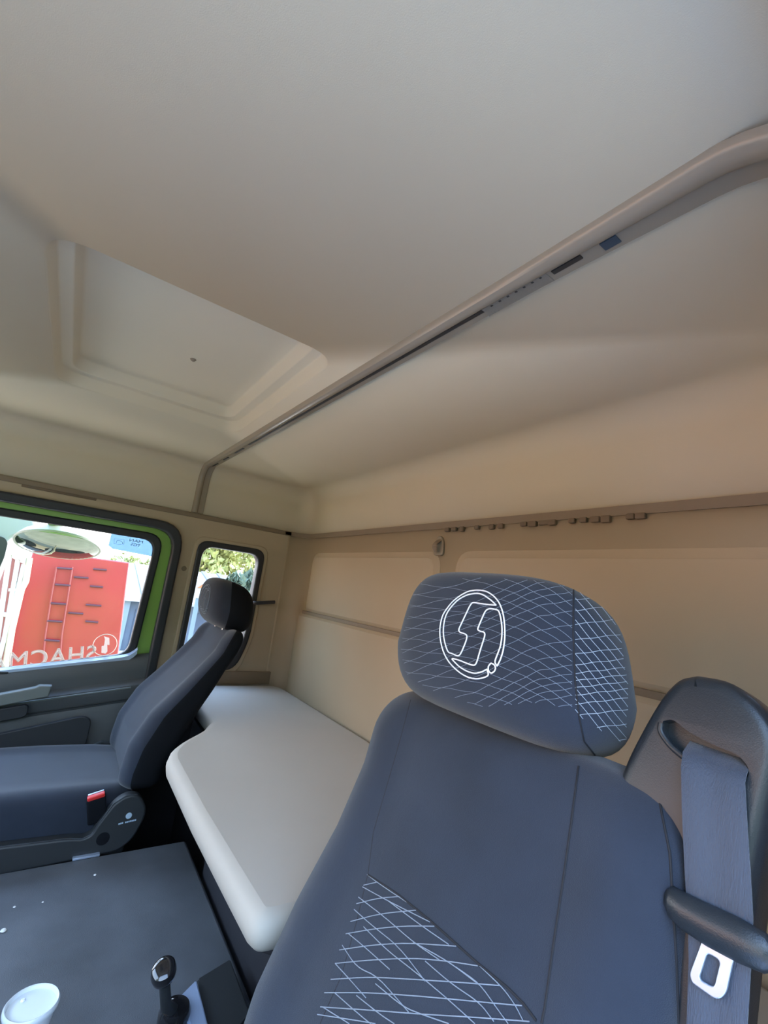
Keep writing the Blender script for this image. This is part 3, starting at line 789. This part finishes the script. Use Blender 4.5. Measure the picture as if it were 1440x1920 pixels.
nm.shade_smooth(); nm.set_sharp_from_angle(angle=radians(40))
bpy.data.objects.remove(cutter)
tower['label'] = 'black plastic belt tower'
# raised lip along the lower side of the slot
lipp = [TM@V((*tl(*p), 0)) for p in smooth([(1240, 1356), (1238, 1372), (1256, 1398), (1283, 1421), (1310, 1437)], 2)]
tube('slot_lip', [lipp], .0028, M['plastic'], tower, False, 3)
# webbing leaving the slot, hanging down the front of the tower
wl_ = [(1283, 1385, -.012), (1284, 1410, .004), (1286, 1440, .010), (1290, 1520, .012), (1296, 1640, .012), (1302, 1720, .012), (1304, 1800, .012), (1300, 1935, .012)]
wr_ = [(1400, 1425, -.012), (1404, 1450, .004), (1405, 1470, .010), (1411, 1540, .012), (1418, 1640, .012), (1423, 1720, .012), (1420, 1800, .012), (1412, 1935, .012)]
lp = []
nrmT = -(TM.to_3x3()@V((0, 0, 1)))
nrmT = nrmT if nrmT.y < 0 else -nrmT
for a, b in zip(wl_, wr_):
    A = tw(a[0], a[1])+nrmT*a[2]; B = tw(b[0], b[1])+nrmT*b[2]
    row = []
    for s in [k/10 for k in range(11)]: row.append(A.lerp(B, s)+nrmT*.0008*sin(s*pi*3))
    lp.append(row+[p-nrmT*.0013 for p in reversed(row)])
belt = loft('belt_webbing', lp, M['belt'], ds, True, 40); belt['label'] = 'blue-grey seat belt webbing'
# tongue: black curved grip across the webbing and a steel blade below
tp = [(1266, 1683), (1276, 1690), (1300, 1708), (1345, 1733), (1400, 1760), (1450, 1784), (1475, 1798)]
lp = []
for i, p in enumerate(tp):
    c_ = tw(*p)+nrmT*.016
    w = [.006, .011, .0125, .0135, .0135, .012, .006][i]
    d_ = [.004, .007, .009, .009, .009, .008, .004][i]
    lp.append([c_+tvec*w*sin(2*pi*k/16)+nrmT*d_*cos(2*pi*k/16) for k in range(16)])
tg = loft('belt_tongue', lp, M['plastic'], ds, True, 60)
bl = [(1316, 1745), (1388, 1785), (1376, 1800), (1362, 1864), (1346, 1876), (1298, 1842), (1294, 1826), (1318, 1762)]
bh = [(1327, 1786), (1352, 1801), (1340, 1852), (1311, 1836)]
LM = TM@Matrix.Translation((0, 0, -1))
def tl2(px, py):
    p = tw(px, py)*(1-.030); q = TM.inverted()@p; return (q.x, q.y)
tz = (TM.inverted()@(tw(1335, 1810)*(1-.030))).z
blade = plate('tongue_blade', rpoly([tl2(*p) for p in bl], [.002, .002, .004, .007, .007, .007, .004, .004], 4), [rpoly([tl2(*p) for p in bh], .003, 4)], .0028, .0007, TM@Matrix.Translation((0, 0, tz)), M['steel'], tg)
blade['label'] = 'bright steel tongue blade'

# --- passenger seat
ps = empty('passenger_seat', (CXP, .12, ZF)); tag(ps, 'dark passenger seat by the left door seen from its side', 'seat')
tabP = [(-.178, .488, .572, .205), (-.25, .458, .545, .210), (-.31, .410, .515, .213), (-.37, .358, .49, .216), (-.44, .294, .455, .218), (-.53, .250, .42, .220), (-.60, .243, .385, .220)]
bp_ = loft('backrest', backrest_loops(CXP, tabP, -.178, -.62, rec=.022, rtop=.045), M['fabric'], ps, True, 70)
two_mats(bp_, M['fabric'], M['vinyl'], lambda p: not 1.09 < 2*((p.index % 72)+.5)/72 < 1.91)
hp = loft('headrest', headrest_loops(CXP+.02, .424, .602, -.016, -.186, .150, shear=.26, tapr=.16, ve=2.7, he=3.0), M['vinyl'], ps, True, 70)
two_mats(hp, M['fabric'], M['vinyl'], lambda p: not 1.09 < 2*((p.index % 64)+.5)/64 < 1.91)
for sx in (-.05, .05):
    tube('headrest_post', [[V((CXP+sx, .515, -.20)), V((CXP+sx, .51, -.12))]], .006, M['chrome'], ps, False, 3)
seat_lower(ps, CXP, 0, 0, M['fabric'], 1)
# emblem thread on the passenger headrest
tp_ = bvh(hp); runs = []
for r_ in emb_runs:
    cur = []
    for p in r_:
        q = V((p.x-(CXD-.030)+CXP+.02, 0, p.z-.058))
        loc, nor, _, _ = tp_.ray_cast(q, V((0, 1, 0)))
        if loc is not None: cur.append(loc+V((0, -.0008, 0)))
    if len(cur) > 1: runs.append(cur[::2])
e_ = tube('emblem', runs, .0007, M['thread'], hp, False, 1); e_['label'] = 'small pale embroidered emblem'
# belt buckle with red button beside the cushion
bk = V((-1.55, .205, -.665))
bx = frame(bk, (0, 1, .10), (0, -.10, 1))
tilt = Matrix.Translation(bk)@Euler((radians(14), radians(8), 0)).to_matrix().to_4x4()
buc = box('belt_buckle', -.010, .010, -.023, .023, -.045, .028, M['vinyl'], ps, .005, 3, tilt)
r_ = box('release_button', -.0085, .0095, -.021, .021, .021, .033, M['red'], buc, .003, 2, tilt); r_['label'] = 'red release button'
box('buckle_slot', -.011, -.006, -.019, .019, .030, .0345, M['steel'], buc, .001, 1, tilt)
a = az(136, 1603, ZE+.004); b = az(186, 1592, ZE+.004)
sl_ = box('slide_rail', -1.530, -1.515, a.y, b.y, ZE+.0005, ZE+.006, M['steel'], ps, .001); sl_['label'] = 'bright metal slide rail end'
lp = az(182, 1440, -.63)
tube('lever', [[V((-1.985, .20, -.655)), V((-1.99, .235, -.640)), V((-1.99, .275, -.655))]], .008, M['plastic2'], ps)

# ------------------------------------------------------------------ outside
gz = -2.55
bm = bmesh.new()
vs = [bm.verts.new(p) for p in ((-120, -120, gz), (120, -120, gz), (120, 120, gz), (-120, 120, gz))]; bm.faces.new(vs)
gr = from_bm('ground', bm, M['ground'], None, False); struct(gr)

pv = box('bounce_strip', .35, 2.7, -6, 7, gz, gz+.02, M['bounce_strip']); struct(pv)  # unseen strip added to send bluish light up to the ceiling
ws = box('wall_bounce', -7.5, .6, -8.5, -8, gz, 1.6, M['warm_bounce']); struct(ws)  # unseen wall added to dim and warm the light through the windscreen
ws = box('light_blocker', 2.6, 8.0, -9.0, -8, gz, 3.4, M['leafd']); struct(ws)  # unseen dark mass added to cut windscreen light to the rear corner
ws = box('light_blocker', 8.2, 9.2, -9, 7, gz, 2.6, M['leafd']); struct(ws)  # unseen dark mass added to cut low sky light through the driver door
# red truck standing alongside
XT = -4.6
rtk = empty('red_truck', (XT-1.2, .1, gz)); tag(rtk, 'red truck body with ladder standing outside the passenger window', 'truck')
def T(px, py, X=XT): p = ax(px, py, X); return (p.y, p.z)
bo = [T(62, 1030), T(243, 1055), T(236, 1108), T(222, 1225), T(212, 1330), T(0, 1420), T(10, 1290), T(26, 1180), T(44, 1100)]
bo = bo[:5]+[(bo[4][0], gz+.9), (bo[6][0]-.02, gz+.9)]+bo[6:]
me = plate_me(bo, [], 2.2, .01, FX(XT-1.1)); body = fin('body', me, M['redp'], rtk)
box('chassis', XT-1.9, XT-.4, -1.6, .42, gz+.75, gz+.95, M['rubber'], rtk)
for wy in (-1.2, .05):
    lathe('wheel', [(.30, -.15), (.48, -.15), (.50, -.12), (.50, .12), (.48, .15), (.30, .15), (.26, .10), (.05, .10)], (XT-.35, wy, gz+.5), M['rubber'], rtk, 36, (1, 0, 0))
def TL(px, py, dx=.03): p = ax(px, py, XT+dx); return p
lad = empty('ladder', (XT, -.1, -.9)); lad.parent = rtk; lad.matrix_parent_inverse = Matrix.Translation(rtk.location).inverted()
lad.location = (0, 0, 0); lad.location = V((XT, -.1, -.9))
tube('ladder_rail', [[TL(106, 1063), TL(96, 1120), TL(85, 1190), TL(76, 1290)]], .007, M['redl'], rtk)
tube('ladder_rail', [[TL(136, 1063), TL(127, 1120), TL(116, 1190), TL(108, 1290)]], .007, M['redl'], rtk)
bpy.data.objects.remove(lad)
for (x, y) in [(108, 1065), (104, 1096), (96, 1131), (89, 1164), (84, 1200)]:
    a = TL(x-1, y); b = TL(x+28, y+2)
    tube('rung', [[a, b]], .009, M['rung'], rtk)
for (x0, x1, y) in [(139, 166, 1082), (175, 200, 1067), (169, 193, 1099), (161, 190, 1134), (128, 156, 1149), (160, 184, 1165)]:
    a = TL(x0, y, .012); b = TL(x1, y+2, .012)
    tube('step_slot', [[a, b]], .008, M['rung'], rtk)
# white guard rack of the red truck
XW = XT+.25
rk = empty('guard_rack', (XW, -.35, gz)); tag(rk, 'white barred guard rack left of the red truck body', 'guard rack')
def W_(px, py, dx=0): return ax(px, py, XW+dx)
pl_ = [W_(23, 1003), W_(50, 1034), W_(48, 1057), W_(16, 1036)]
plate('top_plate', [(p.y, p.z) for p in pl_], [], .05, .004, FX(XW), M['white'], rk)
for (x0, y0, x1, y1) in [(18, 1040, -12, 1250), (34, 1048, 8, 1200), (45, 1058, 30, 1120)]:
    a, b = W_(x0, y0), W_(x1, y1)
    tube('bar', [[a, b, V((XW, b.y-.02, gz+.6))]], .016, M['white'], rk)
a = [W_(55, 1046), W_(48, 1090), W_(40, 1105), W_(22, 1180), W_(4, 1290)]
tube('post', [a+[V((XW, a[-1].y-.03, gz))]], .022, M['cream'], rk)
a, b = W_(16, 1106), W_(40, 1106)
tube('cross_bar', [[a, b]], .012, M['white'], rk)
a, b = W_(-10, 1150), W_(32, 1155)
tube('cross_bar', [[a, b]], .018, M['white'], rk)
plate('backing', [(p.y, p.z) for p in [W_(12, 1040, -.06), W_(54, 1062, -.06), W_(20, 1190, -.06), W_(0, 1330, -.06), W_(-60, 1330, -.06)]], [], .02, 0, FX(XW-.06), M['pink'], rk)

# kerb mirror hung over the passenger door
XK = -2.52
kc = ax(110, 1023, XK)
km = empty('kerb_mirror', kc); tag(km, 'round convex kerb mirror with lime bracket outside the passenger window', 'mirror')
kn_ = V((.33, -.02, -.94)).normalized()
Rk = .165
lathe('mirror_face', [(.002, .030), (.04, .0285), (.08, .024), (.12, .016), (.15, .007), (Rk-.006, 0)], kc, M['mirror'], km, 48, kn_, 80)
lathe('housing', [(Rk-.007, .001), (Rk, .003), (Rk+.003, -.004), (Rk-.02, -.035), (.08, -.06), (.01, -.066)], kc, M['housing'], km, 48, kn_)
ta = ax(85, 975, XK); tb = ax(84, 1003, XK)
lp = []
A = V((XL-.06, tb.y-.01, .215)); B = kc-kn_*.045+V((.06, -.02, 0))
for s, w in ((0, .014), (.4, .016), (.8, .026), (1, .036)):
    c_ = A.lerp(B, s)+V((0, 0, .03*sin(s*pi)))
    lp.append([c_+V((0, w*cos(2*pi*k/12), .008*sin(2*pi*k/12))) for k in range(12)])
loft('bracket', lp, M['green'], km, True, 60)
# main mirror housing further forward
mm = empty('door_mirror', ax(-10, 1040, -2.75)); tag(mm, 'grey door mirror housing at the left edge of the passenger window', 'mirror')
pm = [ax(-90, 945, -2.75), ax(60, 958, -2.75), ax(74, 985, -2.75), ax(40, 1004, -2.75), ax(22, 1012, -2.75), ax(14, 1045, -2.75), ax(-6, 1100, -2.75), ax(-90, 1100, -2.75)]
plate('housing', rpoly([(p.y, p.z) for p in pm], .03), [], .10, .02, FX(-2.76), M['housing'], mm)
pm = [ax(-80, 1000, -2.70), ax(6, 1006, -2.70), ax(15, 1016, -2.70), ax(8, 1045, -2.70), ax(-10, 1085, -2.70), ax(-80, 1080, -2.70)]
plate('mirror_glass', rpoly([(p.y, p.z) for p in pm], .015), [], .006, .001, FX(-2.706), M['rubber'], mm)
tube('arm', [[V((XL-.05, -.45, -.1)), V((-2.76, -.42, -.05))]], .02, M['rubber'], mm)

# body colour of our own cab outside
skin = plate('wall_outer', [(YF-.05, gz+1.0), (YR+.02, gz+1.0), (YR+.02, ZC+.05), (YF-.05, ZC+.05)], [rpoly([(DY0-.02, ZF), (DY1+.02, ZF), (DY1+.02, DZ1+.02), (DY0-.02, DZ1+.02)], .08), wo(.0)], .01, 0, FX(XL-.075), M['green'])
struct(skin)
rf = box('roof', XL-.08, XR+.06, YF-.08, YR+.06, ZC+.090, ZC+.115, M['green'], None, .01); struct(rf)

# low blue-grey shed with a white ribbed roof, far side of the yard
XS_ = -16
sh = empty('shed', (XS_-2, 3.2, gz)); tag(sh, 'blue-grey shed with white ribbed roof behind the red truck', 'shed')
y0, y1 = 1.55, 8.0
zt = -.95
box('wall', XS_-4, XS_, y0, y1, gz, zt, M['shed'], sh)
lp = [[(XS_+.35, y, zt-.12), (XS_-3.8, y, zt+.95), (XS_-3.8, y, zt+1.01), (XS_+.35, y, zt-.04)] for y in (y0-.3, y1+.3)]
loft('roof', lp, M['roofw'], sh)
for k in range(11):
    y = y0-.1+k*.62
    lp = [[(XS_+.36, yy, zt-.045), (XS_-3.8, yy, zt+1.0), (XS_-3.8, yy, zt+1.06), (XS_+.36, yy, zt+.02)] for yy in (y, y+.16)]
    loft('roof_rib', lp, M['roofs'], sh)
for (a, b, m) in [(2.0, 2.7, 'sheddoor'), (3.75, 4.42, 'sheddoor'), (5.3, 6.4, 'sheddoor')]:
    box('shed_door', XS_-.02, XS_+.05, a, b, gz, zt-.35, M[m], sh)
for k, y in enumerate((1.62, 2.9, 4.6, 6.6)):
    box('post', XS_+.02, XS_+.16, y, y+.18, gz, zt-.1, M['shedpost'], sh)
# white hoarding with an orange sign in front of the shed, seen through the small window
hb = empty('white_board', (-15.2, 4.2, -1.9)); hb.location = (-14.8, 4.0, gz); tag(hb, 'white board with orange sign seen through the small side window', 'board')
def Bd(px, py): p = ax(px, py, -14.8); return (p.y, p.z)
plate('board', [Bd(352, 1086), Bd(470, 1098), Bd(470, 1128), Bd(345, 1120)], [], .08, .005, FX(-14.8), M['roofw'], hb)
plate('sign', [Bd(369, 1102), Bd(380, 1095), Bd(389, 1102)], [], .03, .002, FX(-14.74), M['sign'], hb)
q_ = Bd(372, 1118)
box('post', -14.85, -14.78, q_[0]-.06, q_[0]+.06, gz, q_[1], M['shedpost'], hb)
q_ = Bd(440, 1122)
box('post', -14.85, -14.78, q_[0]-.06, q_[0]+.06, gz, q_[1], M['shedpost'], hb)

# trees at the back of the yard
def tree(loc, h, rad, m, label, seed, n=2600, ls=.22):
    rnd = random.Random(seed); t = empty('tree', loc)
    tag(t, label, 'tree')
    tube('trunk', [[V(loc), V(loc)+V((.05, .1, h*.4)), V(loc)+V((.0, -.1, h*.75))]], .16, M['trunk'], t)
    bm = bmesh.new(); cl = []
    for k in range(16):
        a = rnd.random()*2*pi; rr_ = rad*.75*sqrt(rnd.random()); cl.append((V(loc)+V((rr_*cos(a), rr_*sin(a), h*(.38+.5*rnd.random()))), rad*(.35+.25*rnd.random())))
    for k in range(n):
        c, r_ = rnd.choice(cl); d = V((rnd.gauss(0, 1), rnd.gauss(0, 1), rnd.gauss(0, 1))).normalized()
        p = c+d*r_*(.65+.4*rnd.random()); s = ls*(.6+.8*rnd.random())
        e = Euler((rnd.random()*6, rnd.random()*6, rnd.random()*6)).to_matrix()
        q = [bm.verts.new(p+e@V(v)*s) for v in ((-1, 0, 0), (0, -.55, .1), (1, 0, 0), (0, .55, .1))]; bm.faces.new(q)
    me = bpy.data.meshes.new('foliage'); bm.to_mesh(me); bm.free()
    fin('foliage', me, m, t, False)
tree((-23.5, 5.4, gz), 6.2, 2.0, M['leaf'], 'yellow-green tree behind the shed, left in the small side window', 1, 4200, .15)
tree((-29.5, 10.0, gz), 8.2, 2.3, M['leaf'], 'yellow-green tree at the right edge of the small side window', 2, 3600, .17)
tree((-13.2, 4.25, gz), 2.9, .55, M['leafd'], 'low dark green tree in front of the paler trees', 3, 2200, .11)
tree((-27.5, 2.75, gz), 2.75, 1.4, M['leaf'], 'pale low tree above the shed right of the red truck', 4, 2600, .12)

# ------------------------------------------------------------------ light
w = bpy.data.worlds.new('world'); S.world = w; w.use_nodes = True; nt = w.node_tree; nt.nodes.clear()
o = nt.nodes.new('ShaderNodeOutputWorld'); bg = nt.nodes.new('ShaderNodeBackground'); bg.inputs['Strength'].default_value = 3.0
tc = nt.nodes.new('ShaderNodeTexCoord'); sx = nt.nodes.new('ShaderNodeSeparateXYZ'); cr = nt.nodes.new('ShaderNodeValToRGB')
el = cr.color_ramp.elements
el[0].position = 0; el[0].color = (.95, .95, .95, 1)
el[1].position = 1; el[1].color = (.28, .50, .95, 1)
e = el.new(.10); e.color = (.92, .95, 1, 1)
e = el.new(.35); e.color = (.55, .74, 1, 1)
nt.links.new(tc.outputs['Generated'], sx.inputs[0]); nt.links.new(sx.outputs['Z'], cr.inputs['Fac'])
nt.links.new(cr.outputs['Color'], bg.inputs['Color']); nt.links.new(bg.outputs[0], o.inputs['Surface'])
sl = bpy.data.lights.new('sun', 'SUN'); sl.energy = 6.5; sl.angle = radians(1.0); sl.color = (1, .93, .82)
so_ = bpy.data.objects.new('sun', sl); C.objects.link(so_)
so_.rotation_euler = V((.65, -2.2, -1.0)).to_track_quat('-Z', 'Y').to_euler()

S.cycles.diffuse_bounces = 8; S.cycles.max_bounces = 14; S.cycles.transparent_max_bounces = 16
S.cycles.use_denoising = True
S.cycles.caustics_reflective = False; S.cycles.caustics_refractive = False
S.view_settings.view_transform = 'Standard'; S.view_settings.look = 'None'; S.view_settings.gamma = 1
S.view_settings.use_curve_mapping = False
S.view_settings.exposure = 1.6
